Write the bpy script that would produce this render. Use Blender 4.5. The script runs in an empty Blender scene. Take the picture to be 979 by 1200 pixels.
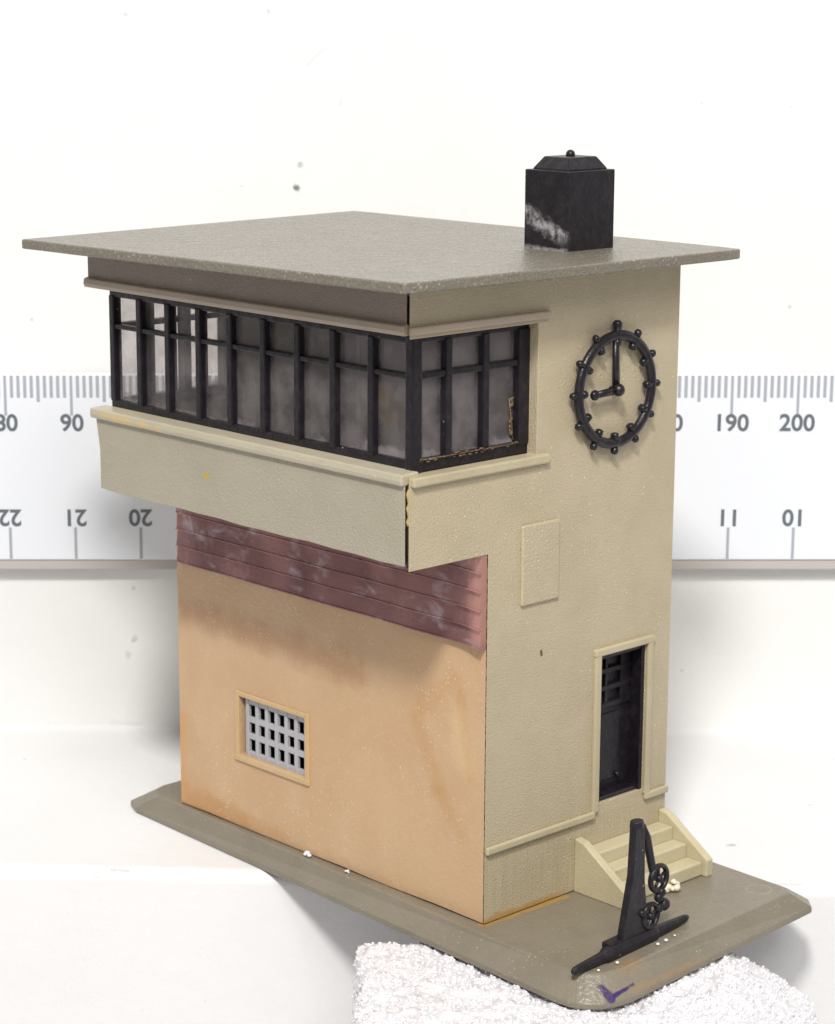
import bpy, bmesh, math, random
from mathutils import Vector, Matrix, noise
random.seed(7)
S = bpy.context.scene
COL = S.collection

# ------------------------------------------------------------------ camera, world, lamps
# units: 1 = about 1 cm of the model; X runs along the window front, Y along the clock side, Z up
CAM = Vector((17.0268, -17.2446, 10.0989))
CF = Vector((-0.70758062, 0.67278452, -0.2160802))
CR = Vector((0.68821336, 0.72548945, 0.00523712))
CU = Vector((-0.16028736, 0.1450036, 0.97636157))
cd = bpy.data.cameras.new('camera'); cam = bpy.data.objects.new('camera', cd); COL.objects.link(cam)
m = Matrix.Identity(4)
for i in range(3):
    m[i][0] = CR[i]; m[i][1] = CU[i]; m[i][2] = -CF[i]; m[i][3] = CAM[i]
cam.matrix_world = m
cd.sensor_fit = 'HORIZONTAL'; cd.sensor_width = 36; cd.lens = 2704.18 / 979 * 36
cd.clip_start = .1; cd.clip_end = 500
cd.dof.use_dof = True; cd.dof.focus_distance = 25.2; cd.dof.aperture_fstop = 1.3
S.camera = cam

AX = Vector((0.72470124, -0.68906322, 0))      # from the wall towards the camera
TX = Vector((0.68906322, 0.72470124, 0))       # along the ruler, to the right

w = bpy.data.worlds.new('World'); S.world = w; w.use_nodes = True
bg = w.node_tree.nodes['Background']; bg.inputs[0].default_value = (1, .965, .945, 1); bg.inputs[1].default_value = .36

def lamp(name, d, dist, size, E, col, target=(-1.5, 1, 3.2)):
    d = Vector(d).normalized(); T = Vector(target)
    l = bpy.data.lights.new(name, 'AREA'); l.shape = 'DISK'; l.size = size
    l.energy = E * math.pi * dist * dist; l.color = col
    o = bpy.data.objects.new(name, l); COL.objects.link(o)
    o.location = T + d * dist
    o.rotation_euler = (-d).to_track_quat('-Z', 'Y').to_euler()
    return o
def direc(az, el):     # azimuth in degrees to the right of the camera, elevation
    a, e = math.radians(az), math.radians(el)
    return (AX * math.cos(a) + TX * math.sin(a)) * math.cos(e) + Vector((0, 0, math.sin(e)))
lamp('lamp_key', direc(-6, 48), 60, 7.5, 2.7, (1, .975, .94))
lamp('lamp_second', direc(14, 43), 60, 24, 1.2, (1, .985, .97))

S.view_settings.view_transform = 'Standard'; S.view_settings.look = 'None'
S.view_settings.exposure = 0; S.view_settings.gamma = 1
S.render.engine = 'CYCLES'
S.cycles.max_bounces = 8; S.cycles.transparent_max_bounces = 16

# ------------------------------------------------------------------ materials
class NT:
    def __init__(s, name):
        s.m = bpy.data.materials.new(name); s.m.use_nodes = True
        s.t = s.m.node_tree; s.p = s.t.nodes['Principled BSDF']
        s.co = s.n('ShaderNodeTexCoord').outputs['Object']
    def n(s, k, **kw):
        o = s.t.nodes.new(k)
        for a, b in kw.items(): setattr(o, a, b)
        return o
    def l(s, a, b): s.t.links.new(a, b)
    def set(s, i, v):
        if hasattr(v, 'is_output') or isinstance(v, bpy.types.NodeSocket): s.l(v, i)
        else: i.default_value = v
    def math(s, op, a, b=0., c=0.):
        o = s.n('ShaderNodeMath', operation=op)
        s.set(o.inputs[0], a); s.set(o.inputs[1], b); s.set(o.inputs[2], c)
        return o.outputs[0]
    def vm(s, op, a, b=None, sc=None):
        o = s.n('ShaderNodeVectorMath', operation=op)
        s.set(o.inputs[0], a)
        if b is not None: s.set(o.inputs[1], b)
        if sc is not None: s.set(o.inputs['Scale'], sc)
        return o
    def scaled(s, v):
        mp = s.n('ShaderNodeMapping'); s.l(s.co, mp.inputs[0]); mp.inputs['Scale'].default_value = v
        return mp.outputs[0]
    def noise(s, scale, detail=3, rough=.55, co=None, dist=0):
        o = s.n('ShaderNodeTexNoise'); s.l(co or s.co, o.inputs['Vector'])
        o.inputs['Scale'].default_value = scale; o.inputs['Detail'].default_value = detail
        o.inputs['Roughness'].default_value = rough; o.inputs['Distortion'].default_value = dist
        return o.outputs['Fac']
    def vor(s, scale, feature='F1'):
        o = s.n('ShaderNodeTexVoronoi', feature=feature); s.l(s.co, o.inputs['Vector']); o.inputs['Scale'].default_value = scale
        return o
    def ramp(s, v, lo, hi, a=0., b=1., smooth=True):
        o = s.n('ShaderNodeMapRange'); o.interpolation_type = 'SMOOTHSTEP' if smooth else 'LINEAR'
        s.set(o.inputs[0], v)
        for i, x in zip((1, 2, 3, 4), (lo, hi, a, b)): o.inputs[i].default_value = x
        return o.outputs[0]
    def mix(s, f, a, b):
        o = s.n('ShaderNodeMix', data_type='RGBA'); s.set(o.inputs[0], f)
        for i, c in ((6, a), (7, b)):
            if isinstance(c, (tuple, list)): o.inputs[i].default_value = (*c[:3], 1)
            else: s.l(c, o.inputs[i])
        return o.outputs[2]
    def fmix(s, f, a, b):
        o = s.n('ShaderNodeMix', data_type='FLOAT'); s.set(o.inputs[0], f); s.set(o.inputs[2], a); s.set(o.inputs[3], b)
        return o.outputs[0]
    def seg(s, a, b, r, soft=.5, wob=0., ws=6.):
        """mask of a stroke from a to b, r wide, ragged by wob"""
        A, B = Vector(a), Vector(b); AB = B - A
        pa = s.vm('SUBTRACT', s.co, tuple(A)).outputs[0]
        if AB.length > 1e-6:
            h = s.math('DIVIDE', s.vm('DOT_PRODUCT', pa, tuple(AB)).outputs['Value'], AB.dot(AB))
            h = s.math('MINIMUM', s.math('MAXIMUM', h, 0.), 1.)
            q = s.vm('SCALE', tuple(AB), sc=h).outputs[0]
            pa = s.vm('SUBTRACT', pa, q).outputs[0]
        d = s.vm('LENGTH', pa).outputs['Value']
        if wob: d = s.math('ADD', d, s.math('MULTIPLY', s.math('SUBTRACT', s.noise(ws, 4, .65), .5), wob))
        return s.ramp(d, r * (1 - soft), r, 1., 0.)
    def bump(s, h, strength, dist, prev=None):
        o = s.n('ShaderNodeBump'); o.inputs['Strength'].default_value = strength; o.inputs['Distance'].default_value = dist
        s.l(h, o.inputs['Height'])
        if prev is not None: s.l(prev, o.inputs['Normal'])
        return o.outputs[0]
    def done(s, col=None, rough=None, normal=None, **kw):
        if col is not None: s.set(s.p.inputs['Base Color'], (*col[:3], 1) if isinstance(col, tuple) else col)
        if rough is not None: s.set(s.p.inputs['Roughness'], rough)
        if normal is not None: s.l(normal, s.p.inputs['Normal'])
        for k, v in kw.items(): s.set(s.p.inputs[k.replace('_', ' ')], v)
        return s.m

def specks(s, scale, thr, size=.16):
    """sparse specks for dust, stipple and painted glints: a few voronoi cells only"""
    v = s.vor(scale)
    c = s.n('ShaderNodeSeparateColor'); s.l(v.outputs['Color'], c.inputs[0])
    on = s.math('GREATER_THAN', c.outputs[0], thr)
    return s.math('MULTIPLY', on, s.ramp(v.outputs['Distance'], size * .4, size, 1., 0.))

def grain(s, sc=30, st=.35, prev=None):
    n1 = s.noise(sc, 3, .6)
    return s.bump(n1, st, .02, prev)

def plastic(name, col, col2, rough=.46, gs=42, gst=.5, dust=.93, dustcol=(.8, .78, .7), mott=1.2, extra=None, weave=True, dusts=13):
    s = NT(name)
    c = s.mix(s.ramp(s.noise(mott, 4, .6), .35, .68), col, col2)
    c = s.mix(s.ramp(s.noise(45, 2, .6), .3, .75, 0., .22), c, tuple(x * .72 for x in col))
    if extra: c = extra(s, c)
    d = s.math('MULTIPLY', specks(s, dusts, dust), s.ramp(s.noise(1.1, 2), .48, .62))
    c = s.mix(s.math('MULTIPLY', d, .75), c, dustcol)
    nrm = grain(s, gs, gst)
    if weave:     # fine moulded texture of the plastic wall
        nrm = s.bump(s.noise(1, 1, .5, s.scaled((38, 38, 85))), gst * .6, .02, nrm)
        nrm = s.bump(s.noise(1, 1, .5, s.scaled((80, 80, 30))), gst * .5, .02, nrm)
    if 'olive' in name or 'base' in name: nrm = s.bump(specks(s, 20, .3, .36), .5 if 'olive' in name else .15, .02, nrm)
    if weave:
        pk = s.math('MULTIPLY', specks(s, 19, .35, .34), s.ramp(s.noise(.8, 2), .38, .62, .15, 1.))
        nrm = s.bump(pk, .22, .015, nrm)
        gl = s.math('MULTIPLY', specks(s, 24, .8, .2), s.ramp(s.noise(.8, 2), .45, .62, .12, .9))
        c = s.mix(gl, c, tuple(min(.85, x * 1.75 + .05) for x in col))  # tiny glints, painted as paler specks
    r = s.fmix(s.noise(6, 3), rough - .14, rough + .08)
    return s.done(c, r, nrm, Specular_IOR_Level=.5)

def side_extra(s, c):
    # dried glue along the foot, small dark flecks
    xyz = s.n('ShaderNodeSeparateXYZ'); s.l(s.co, xyz.inputs[0])
    z = s.math('ADD', xyz.outputs[2], s.math('MULTIPLY', s.noise(3.5, 3), -.17))
    g = s.math('MULTIPLY', s.ramp(z, -.05, .02, 1., 0.), s.ramp(xyz.outputs[1], 1.0, 1.5, 1., 0.))
    c = s.mix(s.math('MULTIPLY', g, .85), c, (.42, .23, .05))
    c = s.mix(s.seg((.0, .86, 3.02), (.0, .87, 2.98), .025, .4), c, (.12, .1, .05))
    c = s.mix(s.seg((.05, -1.15, 5.26), (.05, -1.1, 5.2), .09, .7, .08), c, (.6, .45, .06))
    plank = s.math('MULTIPLY', s.ramp(xyz.outputs[2], .82, .86, 1., 0.), s.ramp(s.noise(1, 2, .5, s.scaled((20, 34, 1.2))), .35, .7))
    return s.mix(s.math('MULTIPLY', plank, .25), c, (.27, .24, .13))
M_side = plastic('beige_plastic', (.50, .425, .29), (.46, .39, .26), extra=side_extra, dust=.95)
M_trim = plastic('cream_trim_plastic', (.50, .44, .29), (.44, .38, .25), gst=.25, weave=False, rough=.42)
def panel_extra(s, c):
    c = s.mix(s.seg((-3.4, -1.2, 4.78), (-3.36, -1.2, 4.79), .055, .5, .05), c, (.5, .36, .06))
    c = s.mix(s.seg((-5.52, -1.2, 5.1), (-5.5, -1.2, 4.72), .05, .8, .06), c, (.6, .42, .12))
    c = s.mix(s.seg((-5.3, -1.22, 5.24), (-4.2, -1.22, 5.22), .06, .9, .16), c, (.56, .43, .21))
    c = s.mix(s.math('MULTIPLY', s.seg((-2.6, -1.18, 4.26), (-1.4, -1.18, 4.27), .05, .8, .08), .7), c, (.5, .33, .08))
    return c
M_panel = plastic('grey_beige_plastic', (.42, .385, .295), (.39, .355, .265), extra=panel_extra, dust=.95)
M_ptrim = plastic('sill_plastic', (.50, .455, .34), (.46, .415, .31), gst=.25, weave=False, rough=.42, extra=panel_extra)
M_mould = plastic('shaded_moulding_plastic', (.42, .345, .265), (.38, .31, .235), gst=.3, weave=False)  # eave shade and its pinkish bounce painted into the moulding colour
M_fascia = plastic('shaded_fascia_plastic', (.27, .215, .18), (.235, .19, .16), gst=.5, rough=.5)  # same wall plastic, warm eave shade painted in as a darker tone

def front_mat():
    s = NT('peach_plastic')
    c = s.mix(s.ramp(s.noise(.7, 4, .6), .35, .65), (.58, .39, .225), (.545, .355, .195))
    c = s.mix(s.ramp(s.noise(1.7, 4, .6), .5, .8, 0., .35), c, (.62, .44, .27))
    # old glue stains: left foot, right streak; brown band below the copper
    c = s.mix(s.math('MULTIPLY', s.seg((-5.5, 0, .15), (-4.2, 0, -.05), .42, .95, .5, 2.5), .6), c, (.46, .22, .06))
    c = s.mix(s.math('MULTIPLY', s.seg((-5.5, 0, 0), (-5.45, 0, 1.2), .16, .9, .2, 3), .5), c, (.60, .29, .07))
    c = s.mix(s.math('MULTIPLY', s.seg((-5.3, 0, 2.62), (-2.1, 0, 2.5), .3, .95, .5, 3), .5), c, (.36, .17, .08))
    for a, b, r, k in (((-1.1, 0, 2.2), (-.75, 0, 1.4), .2, .32), ((-.75, 0, 1.4), (-.35, 0, .95), .15, .25), ((-.4, 0, 2.6), (-.25, 0, 1.7), .12, .35),
                       ((-1.0, 0, 2.35), (-.5, 0, 2.75), .2, .3), ((-4.9, 0, .2), (-3.4, 0, .1), .12, .4)):
        c = s.mix(s.math('MULTIPLY', s.seg(a, b, r, .85, .25, 4), k), c, (.46, .24, .07))
    c = s.mix(s.math('MULTIPLY', s.seg((-.45, 0, 2.3), (-.3, 0, 1.8), .25, .95, .3, 4), .35), c, (.72, .52, .28))
    film = s.ramp(s.noise(1.1, 3, .5, dist=.5), .47, .6)
    d = s.math('MULTIPLY', specks(s, 19, .5, .24), s.ramp(s.noise(.8, 2), .42, .6, .1, 1.))
    c = s.mix(s.math('MULTIPLY', d, .8), c, (.82, .66, .45))  # glints of the stippled wall, painted as lighter specks
    nrm = grain(s, 16, .3); nrm = s.bump(s.math('MULTIPLY', specks(s, 17, .4, .34), s.ramp(s.noise(.8, 2), .42, .6, .15, 1.)), .16, .015, nrm)
    nrm = s.bump(s.noise(55, 2), .2, .02, nrm)
    return s.done(c, s.fmix(film, .45, .22), nrm, Specular_IOR_Level=.5, Subsurface_Weight=.0)
M_front = front_mat()
M_ftrim = plastic('peach_trim_plastic', (.60, .42, .22), (.56, .385, .19), gst=.2, weave=False, rough=.42)

def roof_extra(s, c):
    sp = s.math('MULTIPLY', specks(s, 18, .45, .34), s.ramp(s.noise(.7, 3), .35, .65, .15, .75))
    c = s.mix(s.ramp(s.noise(34, 3, .7), .52, .72, 0., .55), c, (.33, .30, .24))
    return s.mix(sp, c, (.40, .375, .32))  # pale grains and glints painted into the roof colour
M_roof = plastic('olive_grey_plastic', (.19, .168, .128), (.17, .15, .115), rough=.3, gs=26, gst=1., extra=roof_extra, dust=.85, weave=False, dusts=17)
def base_extra(s, c):
    c = s.mix(s.seg((1.87, -.1, -.07), (1.97, -.06, -.2), .07, .4, .03, 9), c, (.06, .035, .11))
    c = s.mix(s.seg((1.97, -.06, -.2), (1.95, .3, -.17), .035, .4, .03, 9), c, (.045, .02, .12))
    c = s.mix(s.math('MULTIPLY', s.seg((1.99, .25, -.2), (1.97, 1.5, -.22), .08, .9, .14, 4), .35), c, (.34, .19, .08))
    c = s.mix(s.math('MULTIPLY', s.seg((1.8, .3, .0), (1.8, .55, .0), .16, .9, .2, 4), .35), c, (.33, .19, .07))
    c = s.mix(s.math('MULTIPLY', s.seg((-.02, 0, 0), (.03, 1.3, 0), .09, .8, .1, 5), .8), c, (.42, .24, .06))
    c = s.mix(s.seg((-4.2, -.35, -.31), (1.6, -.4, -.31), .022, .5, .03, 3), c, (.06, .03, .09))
    ring = s.math('MULTIPLY', s.seg((1.42, 3.12, 0), (1.42, 3.12, 0), .17, .12), .8)
    ring = s.math('MULTIPLY', ring, s.math('SUBTRACT', 1., s.seg((1.42, 3.12, 0), (1.42, 3.12, 0), .145, .12)))
    c = s.mix(s.math('MULTIPLY', ring, .35), c, (.4, .37, .31))
    sp = s.math('MULTIPLY', specks(s, 22, .6, .3), s.ramp(s.noise(1.5, 2), .45, .65))
    return s.mix(s.math('MULTIPLY', sp, .4), c, (.6, .57, .48))
M_base = plastic('base_grey_plastic', (.235, .205, .155), (.205, .178, .13), rough=.38, gs=20, gst=.6, extra=base_extra, dust=.96, weave=False, dusts=17)

def black(name, scuff=False, rough=.32):
    s = NT(name)
    c = s.mix(s.ramp(s.noise(7, 4), .45, .75), (.010, .008, .012), (.022, .017, .022))
    c = s.mix(s.math('MULTIPLY', specks(s, 12, .93, .14), .8), c, (.4, .4, .42))
    if scuff:
        k = s.seg((-1.24, 1.76, 7.78), (-.66, 1.76, 7.52), .13, .85, .2, 8)
        k2 = s.seg((-1.2, 1.76, 7.36), (-.6, 1.76, 7.36), .06, .6, .14, 9)
        k = s.math('MULTIPLY', s.math('MAXIMUM', k, k2), s.ramp(s.noise(9, 5, .7), .3, .7))
        c = s.mix(s.math('MULTIPLY', k, .8), c, (.6, .57, .6))
    nrm = s.bump(s.noise(9, 3), .35, .03); nrm = s.bump(s.noise(50, 2), .15, .01, nrm)
    return s.done(c, s.fmix(s.noise(5, 3), rough - .1, rough + .14), nrm, Specular_IOR_Level=.4)
M_black = black('black_plastic'); M_chim = black('scuffed_black_plastic', True, .4)
M_blackm = black('matte_black_plastic', rough=.42)

def copper_mat():
    s = NT('copper_sheet')
    n1 = s.noise(1.2, 3, .5, dist=.4)
    c = s.mix(s.ramp(n1, .3, .7), (.21, .10, .10), (.36, .185, .18))
    xyz = s.n('ShaderNodeSeparateXYZ'); s.l(s.co, xyz.inputs[0])
    c = s.mix(s.ramp(s.noise(1, 4, .6, s.scaled((1.8, 1.8, 3.4)), .5), .52, .70, 0., .75), c, (.58, .46, .49))  # cloudy reflections of the white surroundings, painted as pale streaks
    c = s.mix(s.seg((-.05, -.05, 3.4), (-.05, -.05, 4.2), .28, .9, .3, 3), c, (.50, .25, .21))  # right end painted pinker, as if catching the light
    nrm = s.bump(s.noise(1, 3, .5, s.scaled((1.2, 1.2, 3))), .35, .05); nrm = s.bump(s.noise(14, 3), .15, .01, nrm)
    return s.done(c, s.fmix(s.noise(4, 3), .2, .36), nrm, Metallic=.45)
M_copper = copper_mat()

def glass_mat():
    s = NT('clear_glazing')
    t = s.t; out = [n for n in t.nodes if n.type == 'OUTPUT_MATERIAL'][0]
    tr = s.n('ShaderNodeBsdfTransparent'); tr.inputs[0].default_value = (.95, .935, .93, 1)
    df = s.n('ShaderNodeBsdfDiffuse'); df.inputs[0].default_value = (.42, .38, .38, 1)
    gl = s.n('ShaderNodeBsdfGlossy'); gl.inputs['Roughness'].default_value = .12
    gl.inputs[0].default_value = (1, 1, 1, 1)
    s.l(s.bump(s.noise(1.5, 1), .12, .05), gl.inputs['Normal'])
    m1 = s.n('ShaderNodeMixShader'); m2 = s.n('ShaderNodeMixShader')
    haze = s.fmix(s.ramp(s.noise(2.5, 4, .6), .32, .68), .06, .19)
    xyz = s.n('ShaderNodeSeparateXYZ'); s.l(s.co, xyz.inputs[0])
    zz = s.math('ADD', xyz.outputs[2], s.math('MULTIPLY', s.noise(1.7, 5, .75), -.6))
    glue = s.ramp(zz, 5.03, 5.22, .42, 0.)     # old glue low in the panes
    s.l(s.mix(s.ramp(s.noise(1.6, 4), .6, .72), (.44, .40, .41), (.42, .32, .18)), df.inputs[0])
    s.l(s.math('MAXIMUM', haze, glue), m1.inputs[0]); s.l(tr.outputs[0], m1.inputs[1]); s.l(df.outputs[0], m1.inputs[2])
    lw = s.n('ShaderNodeLayerWeight'); lw.inputs[0].default_value = .5
    s.l(s.math('MULTIPLY_ADD', s.math('POWER', lw.outputs['Facing'], 4.), .5, .03), m2.inputs[0]); s.l(m1.outputs[0], m2.inputs[1]); s.l(gl.outputs[0], m2.inputs[2])
    s.l(m2.outputs[0], out.inputs[0])
    return s.m
M_glass = glass_mat()

M_grille = plastic('grey_grille_plastic', (.46, .46, .49), (.41, .41, .44), gst=.2, weave=False)
M_inner = plastic('dull_inner_plastic', (.44, .39, .40), (.38, .34, .345), gst=.2, weave=False, rough=.6)
M_step = plastic('cream_step_plastic', (.56, .50, .33), (.50, .44, .28), gst=.35, weave=False, rough=.38, dust=.9)
M_glue = NT('dried_glue').done((.55, .42, .16), .25)
def seam_mat():
    s = NT('ragged_seam')
    return s.done(s.mix(s.ramp(s.noise(1, 3, .7, s.scaled((2, 2, 9))), .47, .53), (.02, .015, .01), (.36, .27, .15)), .5)
M_seam = seam_mat()
M_jshade = NT('dark_joint_shade').done((.03, .018, .01), .3)  # near-black, paints the shade inside the cab's corner joint

def white_mat(name, col, marks=(), lines=()):
    s = NT(name)
    c = s.mix(s.ramp(s.noise(.35, 4), .4, .65), col, tuple(x * .975 for x in col))
    c = s.mix(s.math('MULTIPLY', specks(s, 2.2, .86, .09), .45), c, (.45, .42, .4))
    c = s.mix(s.math('MULTIPLY', s.math('MULTIPLY', specks(s, 5, .82, .11), s.ramp(s.noise(.5, 2), .5, .65)), .5), c, (.45, .43, .4))
    for a, b, r, k, cc in marks:
        c = s.mix(s.math('MULTIPLY', s.seg(a, b, r, .7, r * 1.6, 16), k), c, cc)
    nrm = s.bump(s.noise(3, 4), .25, .05); nrm = s.bump(s.noise(28, 3), .15, .02, nrm)
    return s.done(c, .42, nrm, Specular_IOR_Level=.35)
def W(t, n, z): return tuple(-AX * n + TX * t + Vector((0, 0, z)))
wm = [(W(-2.414, 8, 7.894), W(-2.41, 8, 7.89), .06, .6, (.35, .34, .35)), (W(-2.475, 8, 7.565), W(-2.46, 8, 7.56), .055, .85, (.12, .12, .12)),
      (W(-2.35, 8, 9.5), W(-2.0, 8, 9.85), .03, .12, (.5, .48, .46)), (W(-2.1, 8, 9.45), W(-2.3, 8, 9.25), .035, .25, (.5, .48, .46)),
      (W(-1.85, 8, 8.75), W(-1.85, 8, 8.72), .05, .25, (.5, .5, .5)),
      (W(-4.85, 8, 1.085), W(-4.85, 8, 1.06), .055, .5, (.5, .48, .45)), (W(-4.956, 8, .79), W(-4.95, 8, .84), .055, .45, (.55, .5, .45)),
      (W(-5.2, 8, -.2), W(-4.8, 8, -.24), .07, .2, (.6, .55, .5))]
M_wall = white_mat('white_board', (.83, .83, .82), wm)
em = [(W(-4.5, 2.5, -.33), W(-4.3, 2.48, -.35), .035, .4, (.4, .35, .3)), (W(-4.7, 2.46, -.42), W(-4.4, 2.46, -.4), .025, .3, (.6, .42, .3)),
      (W(-3.7, 2.45, -.36), W(-3.5, 2.42, -.37), .025, .35, (.4, .38, .36)), (W(-3.45, 2.42, -.62), W(-3.1, 2.42, -.58), .05, .35, (.5, .48, .48)),
      (W(-3.9, 2.42, -.7), W(-3.4, 2.42, -.62), .025, .3, (.55, .5, .5)), (W(3.3, 2.15, -.33), W(3.9, 2.12, -.33), .04, .4, (.4, .38, .35)),
      (W(3.2, 3.4, -.3), W(3.25, 3.4, -.3), .06, .6, (.3, .3, .3)), (W(2.4, 4.2, -.3), W(2.46, 4.2, -.3), .07, .35, (.4, .4, .4))]
M_ledge = white_mat('white_ledge', (.78, .78, .785), em)

def foam_mat():
    s = NT('white_foam')
    v = s.vor(16, 'F1')
    c = s.mix(s.ramp(v.outputs['Distance'], .1, .6), (.85, .84, .87), (.74, .73, .76))
    nrm = s.bump(v.outputs['Distance'], .5, -.02); nrm = s.bump(s.noise(45, 3, .7), .6, .012, nrm)
    return s.done(c, s.fmix(s.noise(14, 2), .1, .45), nrm, Subsurface_Weight=0., Specular_IOR_Level=.6, Coat_Weight=.5, Coat_Roughness=.08)
M_foam = foam_mat()

# ------------------------------------------------------------------ mesh helpers
def link(name, me, mat, parent=None, bevel=0., seg=2, smooth=False):
    o = bpy.data.objects.new(name, me); COL.objects.link(o); me.materials.append(mat)
    if smooth:
        for p in me.polygons: p.use_smooth = True
    if bevel:
        b = o.modifiers.new('bevel', 'BEVEL'); b.width = bevel; b.segments = seg; b.limit_method = 'ANGLE'; b.angle_limit = math.radians(35)
        b.harden_normals = False
    if parent is not None:
        o.parent = parent
        q = parent; mw = Matrix.Identity(4)
        while q is not None and q.type == 'EMPTY': mw = Matrix.Translation(q.location) @ mw; q = q.parent
        o.matrix_parent_inverse = mw.inverted() if parent.type == 'EMPTY' else Matrix.Identity(4)
    return o
def frombm(bm, name):
    bmesh.ops.recalc_face_normals(bm, faces=bm.faces)
    me = bpy.data.meshes.new(name); bm.to_mesh(me); bm.free(); return me
def add_box(bm, x0, x1, y0, y1, z0, z1):
    vs = [bm.verts.new((x, y, z)) for x in (x0, x1) for y in (y0, y1) for z in (z0, z1)]
    for f in ((0, 1, 3, 2), (4, 6, 7, 5), (0, 4, 5, 1), (2, 3, 7, 6), (0, 2, 6, 4), (1, 5, 7, 3)): bm.faces.new([vs[i] for i in f])
    return vs
def boxes(name, lst, mat, parent, bevel=.012, **kw):
    bm = bmesh.new()
    for b in lst: add_box(bm, *b)
    return link(name, frombm(bm, name), mat, parent, bevel, **kw)
def plate(name, us, vs, solid, pos, mat, parent, bevel=.01):
    """sheet of square cells with real openings; pos(u, v, k) gives the point, k = 0 outer face, 1 inner face"""
    bm = bmesh.new(); P = {}
    def g(i, j, k):
        if (i, j, k) not in P: P[i, j, k] = bm.verts.new(pos(us[i], vs[j], k))
        return P[i, j, k]
    nu, nv = len(us) - 1, len(vs) - 1
    f = lambda i, j: 0 <= i < nu and 0 <= j < nv and solid((us[i] + us[i + 1]) / 2, (vs[j] + vs[j + 1]) / 2)
    for i in range(nu):
        for j in range(nv):
            if not f(i, j): continue
            for k in (0, 1): bm.faces.new([g(i, j, k), g(i + 1, j, k), g(i + 1, j + 1, k), g(i, j + 1, k)])
            if not f(i - 1, j): bm.faces.new([g(i, j, 0), g(i, j + 1, 0), g(i, j + 1, 1), g(i, j, 1)])
            if not f(i + 1, j): bm.faces.new([g(i + 1, j, 0), g(i + 1, j + 1, 0), g(i + 1, j + 1, 1), g(i + 1, j, 1)])
            if not f(i, j - 1): bm.faces.new([g(i, j, 0), g(i + 1, j, 0), g(i + 1, j, 1), g(i, j, 1)])
            if not f(i, j + 1): bm.faces.new([g(i, j + 1, 0), g(i + 1, j + 1, 0), g(i + 1, j + 1, 1), g(i, j + 1, 1)])
    return link(name, frombm(bm, name), mat, parent, bevel)
def prism(name, poly, a0, a1, axis, mat, parent, bevel=.01):
    """poly of 2-D points extruded along axis 0/1/2 from a0 to a1"""
    bm = bmesh.new()
    def P(p, a):
        q = [p[0], p[1]]; q.insert(axis, a); return bm.verts.new(q)
    A = [P(p, a0) for p in poly]; B = [P(p, a1) for p in poly]
    bm.faces.new(A); bm.faces.new(B)
    for i in range(len(poly)): j = (i + 1) % len(poly); bm.faces.new((A[i], A[j], B[j], B[i]))
    return link(name, frombm(bm, name), mat, parent, bevel)
def tube(bm, pts, rs, seg=12, flat=1., up=(1, 0, 0), closed=False):
    """tube through pts; flat squashes it along `up`"""
    up = Vector(up); rings = []; n = len(pts); pts = [Vector(p) for p in pts]
    if not hasattr(rs, '__len__'): rs = [rs] * n
    for i, p in enumerate(pts):
        a = pts[(i - 1) % n] if closed or i else p; b = pts[(i + 1) % n] if closed or i < n - 1 else p
        t = (b - a).normalized(); s1 = t.cross(up).normalized(); s2 = up if abs(t.dot(up)) < .3 else s1.cross(t).normalized()
        rings.append([bm.verts.new(p + rs[i] * (s1 * math.cos(q) + s2 * math.sin(q) * flat)) for q in (2 * math.pi * k / seg for k in range(seg))])
    for i in range(n if closed else n - 1):
        A, B = rings[i], rings[(i + 1) % n]
        for k in range(seg): bm.faces.new((A[k], A[(k + 1) % seg], B[(k + 1) % seg], B[k]))
    if not closed: bm.faces.new(rings[0]); bm.faces.new(rings[-1])
def ball(bm, c, r, sc=(1, 1, 1), sub=2):
    mt = Matrix.Translation(Vector(c)) @ Matrix.Diagonal((r * sc[0], r * sc[1], r * sc[2], 1))
    bmesh.ops.create_icosphere(bm, subdivisions=sub, radius=1, matrix=mt)
def meshobj(name, bm, mat, parent, bevel=0., smooth=True): return link(name, frombm(bm, name), mat, parent, bevel, smooth=smooth)
def empty(name, loc, label, cat, group=None):
    o = bpy.data.objects.new(name, None); COL.objects.link(o); o.location = loc; o.empty_display_size = .5
    o['label'] = label; o['category'] = cat
    if group: o['group'] = group
    return o
def tag(o, label, cat, group=None):
    o['label'] = label; o['category'] = cat
    if group: o['group'] = group
    return o
def frange(a, b, n): return [a + (b - a) * i / n for i in range(n + 1)]

# ------------------------------------------------------------------ setting: white board, ledge
def sweep(name, prof, mat, skew=0., t0=-26, t1=26, seg=1):
    """profile of (n, z, follows_edge) swept along the wall direction"""
    bm = bmesh.new(); rows = []
    for t in frange(t0, t1, seg):
        rows.append([bm.verts.new(W(t, n + (skew * (t + 4.8) if e else 0), z)) for n, z, e in prof])
    for a, b in zip(rows, rows[1:]):
        for i in range(len(prof) - 1): bm.faces.new((a[i], a[i + 1], b[i + 1], b[i]))
    o = link(name, frombm(bm, name), mat, smooth=True); o['kind'] = 'structure'
    return o
def flipto(o, pt):
    # make the sheet's faces look at pt
    me = o.data
    bm = bmesh.new(); bm.from_mesh(me)
    bm.faces.ensure_lookup_table(); f = max(bm.faces, key=lambda q: q.calc_area())
    if f.normal.dot(Vector(pt) - f.calc_center_median()) < 0: bmesh.ops.reverse_faces(bm, faces=bm.faces)
    bm.to_mesh(me); bm.free()
wall = sweep('backdrop_wall', [(8, 24, 0), (8, -.25, 0)], M_wall)
prof = [(8.02, -.22, 0), (7.97, -.29, 0), (7.9, -.315, 0), (2.62, -.315, 1)]
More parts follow.
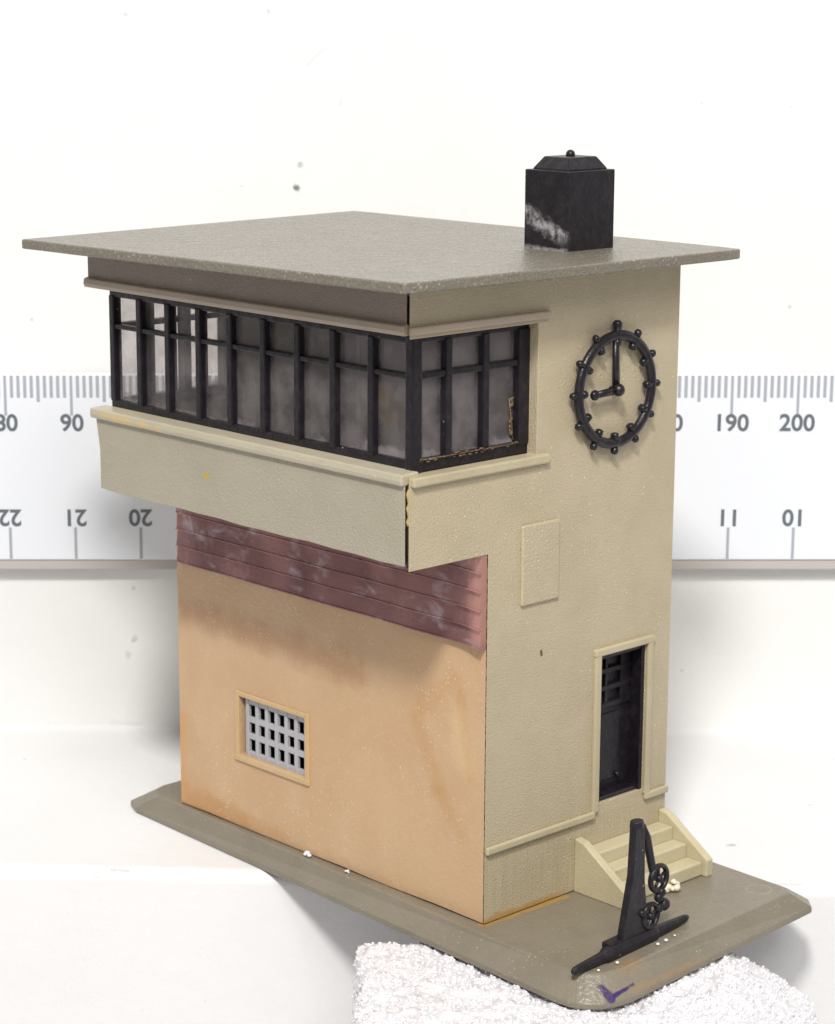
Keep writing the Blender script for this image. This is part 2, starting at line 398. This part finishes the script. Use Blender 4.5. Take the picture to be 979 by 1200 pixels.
for k in range(7):
    a = math.pi / 2 * k / 6; prof.append((2.6 - .16 * math.sin(a), -.315 - .16 * (1 - math.cos(a)), 1))
prof.append((2.42, -9, 1))
ledge = sweep('ledge', prof, M_ledge, -.0463)
fl = sweep('table', [(2.3, -9.0, 1), (-30, -9.0, 0)], M_ledge, -.0463)
for o in (wall, ledge, fl): flipto(o, CAM)

# ------------------------------------------------------------------ the model building
B = empty('model_signal_box', (-2.2, 1.6, -.31), 'beige and peach plastic model signal box with jutting glazed cab and black clock', 'model building')
D = 3.08; O = 1.18; H = 7.21; L = 5.5; TH = .15

# base plate
def base_plate():
    def arc(a, b, c, n=9): return [tuple((1 - u) ** 2 * p + 2 * u * (1 - u) * q + u * u * w_ for p, q, w_ in zip(a, b, c)) for u in (i / n for i in range(n + 1))]
    top = [(-6.2, .25), (-6.12, .06), (-5.9, -.05), *arc((1.3, -.2), (1.8, -.22), (1.83, .25)), (1.72, 3.3), (1.62, 3.4), (.4, 3.42), (-6.1, 3.42), (-6.2, 3.3)]
    bot = [(-6.62, .2), (-6.56, -.03), (-6.3, -.14), *arc((1.4, -.415), (2.03, -.45), (2.045, .2)), (1.83, 3.62), (1.66, 3.78), (.4, 3.75), (-6.4, 3.75), (-6.6, 3.5)]
    bm = bmesh.new()
    rings = [[bm.verts.new((x, y, 0)) for x, y in top], [bm.verts.new((x, y, -.24)) for x, y in bot], [bm.verts.new((x, y, -.31)) for x, y in bot]]
    bm.faces.new(rings[0]); bm.faces.new(rings[2])
    for A, C in zip(rings, rings[1:]):
        for i in range(len(A)): j = (i + 1) % len(A); bm.faces.new((A[i], A[j], C[j], C[i]))
    return meshobj('base_plate', bm, M_base, B, .025, smooth=False)
base = base_plate()

# clock-side wall: one sheet with window notch, door opening and the cut under the cab
zu = 4.27
def side_pos(u, v, k):
    x = -TH * k; y = u
    if k and abs(u + O) < .03: y = u + TH
    if k and abs(u) < 1e-6 and v <= zu + .001: y = TH
    if abs(v - 0) < 1e-6: v = .012
    return (x, y, v)
us = [-O, -.8, -.4, 0, .735, 1.2, 1.84, 2.65, D]; vs = [0, .98, 2.0, 2.78, 3.6, zu, 5.27, 6.72, H]
def side_solid(u, v):
    if u < 0 and v < zu: return False
    if u < .735 and 5.27 < v < 6.72: return False
    if 1.84 < u < 2.65 and .98 < v < 2.78: return False
    return True
side = plate('side_wall', us, vs, side_solid, side_pos, M_side, B, .008)
# mouldings on it
boxes('window_head_moulding', [(0, .06, -1.2, .88, 6.765, 6.85)], M_mould, side, .02)
boxes('window_sill', [(-.02, .06, -1.16, .9, 5.17, 5.275)], M_trim, side, .02)
bm = bmesh.new()
add_box(bm, -.01, .035, .505, 1.105, 3.6, 4.51)
meshobj('blank_panel', bm, M_trim if False else M_side, side, .02, smooth=False)
bm = bmesh.new()
add_box(bm, -.01, .05, 1.74, 1.84, .9, 2.86); add_box(bm, -.01, .05, 2.65, 2.745, .92, 2.86); add_box(bm, -.01, .055, 1.73, 2.755, 2.78, 2.87)
meshobj('door_surround', bm, M_trim, side, .018, smooth=False)
boxes('plinth_ledge', [(0, .055, .0, 1.78, .83, .92)], M_trim, side, .02)
boxes('plinth_ledge', [(0, .055, 2.66, D, .85, .94)], M_trim, side, .02)

# front wall (peach) below the cab
def front_pos(u, v, k):
    x = u; y = TH * k
    if abs(u + .012) < 1e-6: x = u - TH * k
    if abs(v) < 1e-6: v = .014 + .008 * math.sin(u * 5)
    return (x, y, v)
fus = [-L, -4.9, -4.28, -3.04, -2.4, -1.6, -.8, -.012]
front = plate('front_wall', fus, [0, .955, 1.715, 4.27], lambda u, v: not (-4.28 < u < -3.04 and .955 < v < 1.715), front_pos, M_front, B, .008)
bm = bmesh.new()
add_box(bm, -4.355, -4.28, -.022, .01, .885, 1.78); add_box(bm, -3.04, -2.965, -.022, .01, .885, 1.78)
add_box(bm, -4.28, -3.04, -.024, .01, 1.715, 1.777); add_box(bm, -4.365, -2.955, -.03, .01, .88, .957)
meshobj('window_surround', bm, M_ftrim, front, .012, smooth=False)
# grey barred grille, set back in the opening
g = []
gx = frange(-4.19, -2.9, 7)
for x in gx: g.append((x - .03, x + .03, .04, .09, .95, 1.75))
for z in (.985, 1.215, 1.43, 1.66): g.append((-4.22, -2.87, .048, .095, z - .036, z + .036))
boxes('window_grille', g, M_grille, B, .008)
# dark seam where front and side meet
boxes('corner_seam', [(-.1, -.014, .02, .1, .02, 4.25)], M_seam, B, .0)

# copper sheet under the cab: five laps
lap = []
zs_ = frange(3.22, 4.27, 5)
poly = [(0.0, 4.27)]
for i in range(4, -1, -1):
    poly.append((-.022, zs_[i + 1])); poly.append((-.048, zs_[i] + .02)); poly.append((-.062, zs_[i] + .016)); poly.append((-.062, zs_[i] + .003)); poly.append((-.03, zs_[i]))
poly.append((0.0, 3.22))
bm = bmesh.new(); rows = []
NX = 44
for i, x in enumerate(frange(-5.44, -.01, NX)):
    r = []
    for (y, z) in poly:
        wv = .02 * noise.noise(Vector((x * 1.3, 0, z * 1.5))) if y < -.01 else 0
        curl = -.05 * max(0, (x + .5) / .5) ** 2 if y < -.01 else 0
        r.append(bm.verts.new((x, y - .004 + wv + curl, z - .03 * max(0, (x + .3)) * (z < 3.3))))
    rows.append(r)
for a, b in zip(rows, rows[1:]):
    for k in range(len(poly)): j = (k + 1) % len(poly); bm.faces.new((a[k], a[j], b[j], b[k]))
bm.faces.new(rows[0]); bm.faces.new(rows[-1])
meshobj('copper_cladding', bm, M_copper, B, 0, smooth=False)

# jutting cab front: parapet, sill, fascia
def par_pos(u, v, k):
    x = u; y = -O + .12 * k
    if k and abs(u + .055) < 1e-6: x = u - .12
    z = v
    if abs(v - 4.31) < 1e-6: z = 4.315 + .005 * math.sin(u * 3.1) + .005 * math.sin(u * 7.7 + 1)
    if u < -5.4 and v < 5: x = u + .06
    return (x, y, z)
par = plate('parapet_panel', frange(-5.5, -.055, 14), [4.31, 4.8, 5.15, 5.28], lambda u, v: True, par_pos, M_panel, B, .008)
prism('sill', [(-O - .045, 5.18), (-O - .055, 5.23), (-O - .045, 5.30), (-O + .2, 5.31), (-O + .2, 5.18)], -5.56, -.06, 0, M_ptrim, par, .015)
def fas_pos(u, v, k):
    x = u; y = -O + .12 * k
    if k and abs(u + .04) < 1e-6: x = u - .12
    return (x, y, v)
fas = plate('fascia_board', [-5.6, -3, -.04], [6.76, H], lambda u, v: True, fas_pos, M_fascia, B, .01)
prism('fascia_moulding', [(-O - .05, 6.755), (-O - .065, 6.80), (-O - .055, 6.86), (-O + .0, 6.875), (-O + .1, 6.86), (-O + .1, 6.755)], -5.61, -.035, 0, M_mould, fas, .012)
# glue in the open corner joint of the cab; dark strips paint its shade
bm = bmesh.new()
pts = [(-.045, -O + .05, z) for z in frange(4.75, 5.14, 8)]
tube(bm, pts, [.028 + .012 * math.sin(i * 2.1) for i in range(9)], 8)
meshobj('glue_bead', bm, M_glue, B)
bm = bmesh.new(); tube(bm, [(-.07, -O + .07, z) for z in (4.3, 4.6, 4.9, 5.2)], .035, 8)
meshobj('joint_shadow_strip', bm, M_jshade, B)
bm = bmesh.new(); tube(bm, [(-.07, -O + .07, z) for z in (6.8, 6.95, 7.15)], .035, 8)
meshobj('joint_shadow_strip', bm, M_jshade, B)

# left and rear walls, inner floor
def left_pos(u, v, k): return (-L + TH * k - .0, u, max(v, .012))
def left_solid(u, v):
    if u < 0 and v < zu: return False
    if u < .735 and 5.27 < v < 6.72: return False
    return True
plate('side_wall', [-O + .13, 0.16, .735, D - .16], [0, zu, 5.27, 6.72, H], left_solid, left_pos, M_side, B, .008)
plate('rear_wall', [-L, -.155], [0.012, H], lambda u, v: True, lambda u, v, k: (u, D - TH * k, v), M_side, B, .008)
boxes('cab_floor', [(-L + .16, -.16, -O + .13, D - .16, 4.33, 4.42)], M_inner, B, 0)
boxes('partition', [(-3.35, -3.27, 1.1, D - .17, 4.43, 7.15)], M_inner, B, 0)
boxes('partition', [(-3.26, -.17, 1.1, 1.17, 4.43, 7.15)], M_inner, B, 0)

# ribbon windows
FY = -O + .19
bars = [(-5.44, -.15, FY, FY + .12, 5.27, 5.40), (-5.44, -.15, FY, FY + .12, 6.64, 6.9)]
mx = [-5.385, -4.853, -4.306, -3.727, -3.16, -2.572, -1.99, -1.40, -.79]
for i, x in enumerate(mx): bars.append((x - .046, x + .046, FY - .02, FY + .105, 5.38, 6.66))
bars.append((-5.42, -.2, FY - .006, FY + .09, 6.262, 6.318))
fw = boxes('front_window', bars, M_black, B, .014)
bars = [(-.27, -.15, FY + .125, .775, 5.27, 5.41), (-.27, -.15, FY + .125, .775, 6.64, 6.9)]
for y in (-.475, .08): bars.append((-.275, -.13, y - .046, y + .046, 5.38, 6.66))
bars.append((-.275, -.125, .575, .775, 5.38, 6.66))
bars.append((-.26, -.144, FY + .1, .76, 6.255, 6.325))
sw = boxes('side_window', bars, M_black, B, .014)
bars = [(-.25, -.125, FY - .02, FY + .12, 5.262, 6.75)]
boxes('corner_post', bars, M_black, B, .02)
bm = bmesh.new(); add_box(bm, -5.4, -.2, FY + .06, FY + .075, 5.3, 6.7); meshobj('glazing', bm, M_glass, fw, smooth=False)
bm = bmesh.new(); add_box(bm, -.23, -.215, FY + .14, .74, 5.3, 6.7); meshobj('glazing', bm, M_glass, sw, smooth=False)
bars = [(-5.44, -5.32, FY + .125, .775, 5.27, 5.41), (-5.44, -5.32, FY + .125, .775, 6.64, 6.9)]
for y in (-.475, .08, .7): bars.append((-5.445, -5.3, y - .055, y + .055, 5.38, 6.66))
bars.append((-5.43, -5.315, FY + .1, .76, 6.255, 6.325))
lw = boxes('side_window', bars, M_black, B, .014)
bm = bmesh.new(); add_box(bm, -5.39, -5.375, FY + .14, .74, 5.3, 6.7); meshobj('glazing', bm, M_glass, lw, smooth=False)
# glue remains along the foot of the side window
bm = bmesh.new()
for i in range(40):
    y = random.uniform(-.95, .7); ball(bm, (-.13 + random.uniform(-.01, .02), y, 5.4 + random.uniform(-.02, .03)), random.uniform(.006, .02), (1, 2.2, .6), 1)
for i in range(16):
    z = random.uniform(5.4, 5.9); ball(bm, (-.2, .54 + random.uniform(-.03, .02) - .02 * (5.9 - z), z), random.uniform(.008, .02), (1, 1, 1.8), 1)
tube(bm, [(-.135, -.95, 5.405), (-.135, .7, 5.405), (-.17, .72, 5.42), (-.2, .56, 5.44), (-.2, .5, 5.9)], .008, 6, up=(0, .3, 1))
meshobj('glue_residue', bm, NT('amber_glue').done((.13, .085, .045), .35), sw)

# door
dr = boxes('door', [(-.26, -.19, 1.86, 2.63, .98, 2.09)], M_blackm, B, .01)
bm = bmesh.new()
add_box(bm, -.3, -.006, 1.842, 1.9, .985, 2.775); add_box(bm, -.3, -.006, 2.59, 2.645, .985, 2.775)
add_box(bm, -.3, -.02, 1.9, 2.59, 2.72, 2.775); add_box(bm, -.3, -.04, 1.9, 2.59, .985, 1.04)
meshobj('door_frame', bm, M_black, dr, .008, smooth=False)
bm = bmesh.new()
for y in (1.93, 2.17, 2.5): add_box(bm, -.25, -.175, y - .022 if y < 2.4 else y - .08, y + .022 if y < 2.4 else y + .08, 2.09, 2.72)
for z in (2.08, 2.29, 2.5, 2.68): add_box(bm, -.245, -.165, 1.9, 2.59, z - .03, z + .03)
meshobj('glazing_bars', bm, M_blackm, dr, .008, smooth=False)
boxes('door_panel', [(-.2, -.172, 2.0, 2.42, 1.15, 1.98)], M_blackm, dr, .02)
bm = bmesh.new(); ball(bm, (-.15, 2.36, 1.2), .035); meshobj('door_knob', bm, M_black, dr)
boxes('door_pane', [(-.235, -.225, 1.9, 2.59, 2.09, 2.72)], M_black, dr, 0)

# roof: thin warped slab
def roof_slab():
    bm = bmesh.new(); r = .12
    def zb(x, y):      # warped underside height
        fx = (x + 6.09) / 6.59; fy = (y + 1.72) / 5.3
        return 7.2 * (1 - fx) * (1 - fy) + 7.272 * fx * (1 - fy) + 7.25 * fx * fy + 7.235 * (1 - fx) * fy
    N = 20; grid = {}
    for k in (0, 1):
        for i in range(N + 1):
            for j in range(N + 1):
                x = -6.16 + 6.66 * i / N; y = -1.73 + 5.33 * j / N
                x += .012 * noise.noise(Vector((0, y * 1.5, 3))) * (i in (0, N)); y += .012 * noise.noise(Vector((x * 1.5, 0, 9))) * (j in (0, N))
                if (i in (0, N)) and (j in (0, N)): x += .03 * (0 if i == 0 else -1); y += .03 * (1 if j == 0 else -1) * (i > 0)
                grid[i, j, k] = bm.verts.new((x, y, zb(x, y) + .115 * k))
    for i in range(N):
        for j in range(N):
            for k in (0, 1): bm.faces.new([grid[i, j, k], grid[i + 1, j, k], grid[i + 1, j + 1, k], grid[i, j + 1, k]])
    for i in range(N):
        for j in (0, N):
            bm.faces.new([grid[i, j, 0], grid[i + 1, j, 0], grid[i + 1, j, 1], grid[i, j, 1]])
            bm.faces.new([grid[j, i, 0], grid[j, i + 1, 0], grid[j, i + 1, 1], grid[j, i, 1]])
    return meshobj('roof', bm, M_roof, B, .02, smooth=False)
roof = roof_slab()
# chimney
ch = boxes('chimney', [(-1.245, -.575, 1.78, 2.56, 7.31, 8.255)], M_chim, B, .012)
bm = bmesh.new()
def ring(x0, x1, y0, y1, z): return [bm.verts.new(p) for p in ((x0, y0, z), (x1, y0, z), (x1, y1, z), (x0, y1, z))]
r0 = ring(-1.18, -.64, 1.845, 2.495, 8.22); r1 = ring(-1.18, -.64, 1.845, 2.495, 8.27); r2 = ring(-1.1, -.72, 1.94, 2.40, 8.40)
bm.faces.new(r0); bm.faces.new(r2)
for A, C in ((r0, r1), (r1, r2)):
    for i in range(4): bm.faces.new((A[i], A[(i + 1) % 4], C[(i + 1) % 4], C[i]))
meshobj('chimney_cap', bm, M_chim, ch, .01, smooth=False)
bm = bmesh.new(); ball(bm, (-.905, 2.165, 8.42), .055); meshobj('cap_knob', bm, M_chim, ch)

# steps
cheek = [(0.0, 0.0), (0.0, .655), (.13, .63), (.77, .21), (.77, 0.0)]
st = boxes('entrance_steps', [(.0, .24, 1.6, 2.96, .005, .5), (.24, .46, 1.6, 2.96, .005, .345), (.46, .7, 1.6, 2.96, .005, .18)], M_step, B, .02)
for y in (1.48, 2.96): prism('step_cheek', cheek, y, y + .115, 1, M_step, st, .015)
bm = bmesh.new()
for i in range(14): ball(bm, (.78 + random.uniform(-.05, .07), 2.28 + random.uniform(-.16, .16), .03 + random.uniform(0, .07)), random.uniform(.02, .05), (1, 1.2, .9), 1)
meshobj('glue_blob', bm, NT('pale_glue').done((.75, .7, .55), .25), st)

# clock
CY, CZ, CX = 1.915, 5.875, .085
ck = bpy.data.objects.new('clock', None)
bm = bmesh.new(); tube(bm, [(CX, CY + .61 * math.sin(a), CZ + .61 * math.cos(a)) for a in (2 * math.pi * k / 64 for k in range(64))], .06, 12, .8, closed=True)
clock = meshobj('clock', bm, M_black, B)
for k in range(12):
    a = 2 * math.pi * k / 12; u = Vector((0, math.sin(a), math.cos(a))); c = Vector((CX, CY, CZ))
    bm = bmesh.new(); ro = .735 if k else .78
    tube(bm, [c + u * .5, c + u * (ro - .02)], .032 if k else .045, 8)
    tube(bm, [c + u * .49, c + u * .5, c + u * .57], [.026, .045, .048], 7, 1.1); tube(bm, [c + u * .66, c + u * (ro - .03), c + u * (ro + .0)], [.04, .045 if k else .058, .028], 7, 1.1)
    tube(bm, [c + u * .51, c + u * .51 - Vector((CX, 0, 0))], .02, 6)
    meshobj('hour_marker', bm, M_black, clock)
bm = bmesh.new(); tube(bm, [(CX, CY, CZ), (CX, CY - .02, CZ + .58)], [.05, .042], 8, .8); meshobj('minute_hand', bm, M_black, clock)
bm = bmesh.new(); tube(bm, [(CX + .03, CY, CZ), (CX + .03, CY - .36, CZ - .02)], [.05, .04], 8, .8); ball(bm, (CX + .03, CY - .38, CZ - .02), .062, (.8, 1, 1)); meshobj('hour_hand', bm, M_black, clock)
bm = bmesh.new(); ball(bm, (CX + .04, CY, CZ), .075, (1, 1, 1)); tube(bm, [(0, CY, CZ), (CX, CY, CZ)], .03, 8, up=(0, 0, 1)); meshobj('hub', bm, M_black, clock)

# tensioning lever by the steps
LX = 1.56
rot = Matrix.Translation((LX, .73, 0)) @ Matrix.Rotation(math.radians(4), 4, 'Z') @ Matrix.Translation((-LX, -.73, 0))
def lobj(name, bm, parent, bevel=.012, smooth=False):
    bm.transform(rot); return meshobj(name, bm, M_blackm, parent, bevel, smooth)
bm = bmesh.new()
tube(bm, [(LX, y, .06) for y in (-.31, -.27, .0, .2, .25, 1.1, 1.15, 1.45, 1.7, 1.76)], [.03, .05, .065, .075, .105, .11, .08, .065, .05, .03], 10, .75, up=(1, 0, 0))
add_box(bm, LX - .1, LX + .02, .32, 1.05, .02, .18)
foot = lobj('tensioning_lever', bm, B)
bm = bmesh.new()
pl = [(.50, .08), (.53, .2), (.68, .85), (.71, 1.40), (.735, 1.43), (.86, 1.40), (.88, 1.36), (.90, .75), (.99, .12)]
A = [bm.verts.new((LX - .06, y, z)) for y, z in pl]; C = [bm.verts.new((LX + .03, y, z)) for y, z in pl]
bm.faces.new(A); bm.faces.new(C)
for i in range(len(pl)): j = (i + 1) % len(pl); bm.faces.new((A[i], A[j], C[j], C[i]))
tube(bm, [(LX - .02, .79, 1.38), (LX - .02, .79, 1.46)], [.095, .085], 12, .8, up=(1, 0, 0))
lobj('post', bm, foot)
bm = bmesh.new(); tube(bm, [(LX - .02, .87, 1.38), (LX - .02, .97, 1.22), (LX, 1.06, .85), (LX, 1.1, .72)], [.045, .05, .045, .04], 8)
lobj('arm', bm, foot, 0, True)
def pulley(y, z, r, tail):
    bm = bmesh.new()
    tube(bm, [(LX + .02, y + r * math.cos(a), z + r * math.sin(a)) for a in (2 * math.pi * k / 28 for k in range(28))], .028, 8, 1.3, closed=True)
    ball(bm, (LX + .02, y, z), .045, (1.2, 1, 1))
    for k in range(5):
        a = 2 * math.pi * k / 5 + .4
        tube(bm, [(LX + .02, y, z), (LX + .02, y + r * math.cos(a), z + r * math.sin(a))], .018, 6)
    for q in tail: ball(bm, (LX + .03, q[0], q[1]), q[2], (.9, 1, 1))
    tube(bm, [(LX + .02, y, z), (LX - .07, y - .04, z)], .035, 6, up=(0, 0, 1))
    lobj('pulley', bm, foot, 0, True)
pulley(1.16, .70, .145, [(1.16, .48, .06), (1.2, .53, .06)])
pulley(1.02, .30, .135, [(1.26, .37, .075), (1.17, .35, .055), (.86, .38, .05)])
bm = bmesh.new()
M_drop = NT('clear_glue_drop').done((.8, .8, .78), .04, Specular_IOR_Level=1.0)
for y, x in ((1.0, 1.7), (1.15, 1.69), (1.32, 1.67), (.3, 1.73), (.0, 1.73)):
    bm = bmesh.new(); ball(bm, (x, y, .02), random.uniform(.014, .028), (1, 1, .7), 2)
    meshobj('glue_drop', bm, M_drop, foot)

# ------------------------------------------------------------------ ruler on the wall
RN = 7.74; U = .09277
def rt(mm): return -5.635 + (mm - 90) * U
R = empty('ruler', W(rt(142), 7.9, 2.33), 'long white plastic ruler with grey millimetre and centimetre scales, against the white board', 'ruler')
M_ruler = NT('ruler_plastic').done((.80, .83, .88), .3)
M_ink = NT('ruler_grey_ink').done((.38, .40, .45), .5)
M_num = NT('ruler_dark_ink').done((.13, .15, .17), .5)
def wpt(t, z, n): return Vector(W(t, n, z + .0055 * (t + .8)))
def wbox(bm, t0, t1, z0, z1, n0, n1):
    vs = [bm.verts.new(wpt(t, z, n)) for t in (t0, t1) for n in (n0, n1) for z in (z0, z1)]
    for f in ((0, 1, 3, 2), (4, 6, 7, 5), (0, 4, 5, 1), (2, 3, 7, 6), (0, 2, 6, 4), (1, 5, 7, 3)): bm.faces.new([vs[i] for i in f])
bm = bmesh.new(); wbox(bm, rt(-8), rt(308), 2.325, 5.0, RN, RN + .18)
meshobj('ruler_body', bm, M_ruler, R, .02, smooth=False)
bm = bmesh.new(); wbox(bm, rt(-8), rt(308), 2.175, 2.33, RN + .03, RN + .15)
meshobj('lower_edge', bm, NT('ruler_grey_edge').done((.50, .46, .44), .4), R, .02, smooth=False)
bm = bmesh.new()
for mm in range(0, 301):
    ln = .43 if mm % 10 == 0 else .285 if mm % 5 == 0 else .21
    wd = .019 if mm % 10 == 0 else .022
    wbox(bm, rt(mm) - wd, rt(mm) + wd, 4.985 - ln - (.14 if mm % 10 == 0 else .09 if mm % 5 == 0 else .105), 4.985, RN - .004, RN + .001)
meshobj('millimetre_scale', bm, M_ink, R, 0, smooth=False)
bm = bmesh.new()
for c in range(0, 31):
    t = rt(300.6 - 10 * c - .5)
    wbox(bm, t - .02, t + .02, 2.345, 2.80, RN - .004, RN + .001)
meshobj('centimetre_scale', bm, M_ink, R, 0, smooth=False)
def numeral(txt, t, z, h, flip):
    cu = bpy.data.curves.new('numeral', 'FONT'); cu.body = txt; cu.align_x = 'CENTER'; cu.align_y = 'CENTER'
    cu.size = h / .70; cu.extrude = .002; cu.offset = .007; cu.resolution_u = 4
    tmp = bpy.data.objects.new('tmp', cu); COL.objects.link(tmp)
    bpy.context.view_layer.update()
    me = bpy.data.meshes.new_from_object(tmp.evaluated_get(bpy.context.evaluated_depsgraph_get()))
    bpy.data.objects.remove(tmp)
    s = -1 if flip else 1; o0 = wpt(t, z, RN - .004)
    for v in me.vertices: v.co = o0 + TX * (v.co.x * s) + Vector((0, 0, 1)) * (v.co.y * s) + AX * v.co.z
    me.materials.clear()
    return link('numeral', me, M_num, R)
for mm in list(range(70, 101, 10)) + list(range(180, 221, 10)): numeral(str(mm), rt(mm), 4.30, .235, False)
for c in (8, 9, 10, 11, 12, 19, 20, 21, 22, 23): numeral(str(c), rt(300.6 - 10 * c - .5), 2.955, .235, True)

# ------------------------------------------------------------------ foam block under the front of the base
def foam():
    bm = bmesh.new(); T0, T1, N0, N1, Z0, Z1 = -1.38, 3.75, -4.6, .42, -4.6, -.30
    def sheet(nu, nv, f):
        g = [[bm.verts.new(f(i / nu, j / nv)) for j in range(nv + 1)] for i in range(nu + 1)]
        for i in range(nu):
            for j in range(nv): bm.faces.new((g[i][j], g[i + 1][j], g[i + 1][j + 1], g[i][j + 1]))
    def shape(t, n, z):
        q = Vector((t, n, z))
        if t > 2.7: z -= (t - 2.7) * .62 * max(0, min(1, (z - Z0) / (Z1 - Z0)))   # shoulder falls away to the right
        e = noise.noise(Vector((t * .9, n * .9, z))) * .1
        e2 = noise.noise(Vector((t * 3, n * 3, z * 3 + 5))) * .07
        cell = noise.voronoi(q / .16)[0][0]; c2 = noise.voronoi(q / .06 + Vector((3, 3, 3)))[0][0]
        b = .03 * (1 - cell * 1.6) + .022 * (1 - c2 * 1.5) + .03 * noise.noise(q * 9)
        edge = min(t - T0, T1 - t, N1 - n, n - N0)
        zz = z + (b + e * .3 + e2 * .5 - .06) * (1 if z > Z0 + .1 else 0)
        if edge < .18 and z > Z1 - .1: zz -= (.18 - edge) ** 2 * 3.2
        inside = q - Vector(((T0 + T1) / 2, (N0 + N1) / 2, z)); 
        k = b + e + e2
        tt = t + (k if t > T1 - .01 else -k if t < T0 + .01 else 0); nn = n + (k if n > N1 - .01 else -k if n < N0 + .01 else 0)
        return W(tt, nn, zz)
    sheet(190, 170, lambda a, b: shape(T0 + (T1 - T0) * a, N0 + (N1 - N0) * b, Z1))
    for n in (N0, N1): sheet(150, 70, lambda a, b, n=n: shape(T0 + (T1 - T0) * a, n, Z1 - (Z1 - Z0) * b))
    for t in (T0, T1): sheet(130, 90, lambda a, b, t=t: shape(t, N0 + (N1 - N0) * a, Z1 - (Z1 - Z0) * b))
    bmesh.ops.remove_doubles(bm, verts=bm.verts, dist=.004)
    pts = [v.co.copy() for v in bm.verts if v.co.dot(-AX) > -4.2 and v.co.z > -2.6]
    V, F_ = [v.co[:] for v in bm.verts], []
    bm.verts.ensure_lookup_table(); bm.verts.index_update()
    F_ = [[v.index for v in f.verts] for f in bm.faces]
    bm.free()
    b2 = bmesh.new(); bmesh.ops.create_icosphere(b2, subdivisions=2, radius=1); bv = [v.co.copy() for v in b2.verts]; b2.verts.index_update(); bf = [[v.index for v in f.verts] for f in b2.faces]; b2.free()
    for q in random.sample(pts, 8000):
        r = random.uniform(.012, .032); R3 = Matrix.Rotation(random.uniform(0, 6), 3, 'X') @ Matrix.Rotation(random.uniform(0, 6), 3, 'Z'); sc = Vector((random.uniform(.6, 1.2), random.uniform(.6, 1.2), random.uniform(.6, 1.1)))
        k = len(V); V += [(q + R3 @ Vector((v.x * sc.x, v.y * sc.y, v.z * sc.z)) * r)[:] for v in bv]; F_ += [[i + k for i in f] for f in bf]
    me = bpy.data.meshes.new('foam_block'); me.from_pydata(V, [], F_); me.update()
    return link('foam_block', me, M_foam, smooth=True)
    return link('foam_block', frombm(bm, 'foam_block'), M_foam, smooth=True)
tag(foam(), 'rough sparkling white foam block propping up the near corner of the olive base', 'foam block')

# white foam crumbs lying on the base along the peach wall
def crumb(p, r, label):
    bm = bmesh.new()
    for i in range(6):
        ball(bm, (p[0] + random.uniform(-r, r), p[1] + random.uniform(-r, r) * .5, p[2] + r * .5 + random.uniform(0, r * .5)), r * random.uniform(.4, .75), (1, 1, .8), 1)
    tag(link('foam_crumb', frombm(bm, 'foam_crumb'), M_foam, smooth=True), label, 'foam crumb', 'foam crumbs on the base')
crumb((-2.95, -.05, 0), .05, 'white crumb at the foot of the peach wall, leftmost of the crumbs')
crumb((-2.2, -.07, 0), .035, 'tiny white crumb at the foot of the peach wall, rightmost of the crumbs')
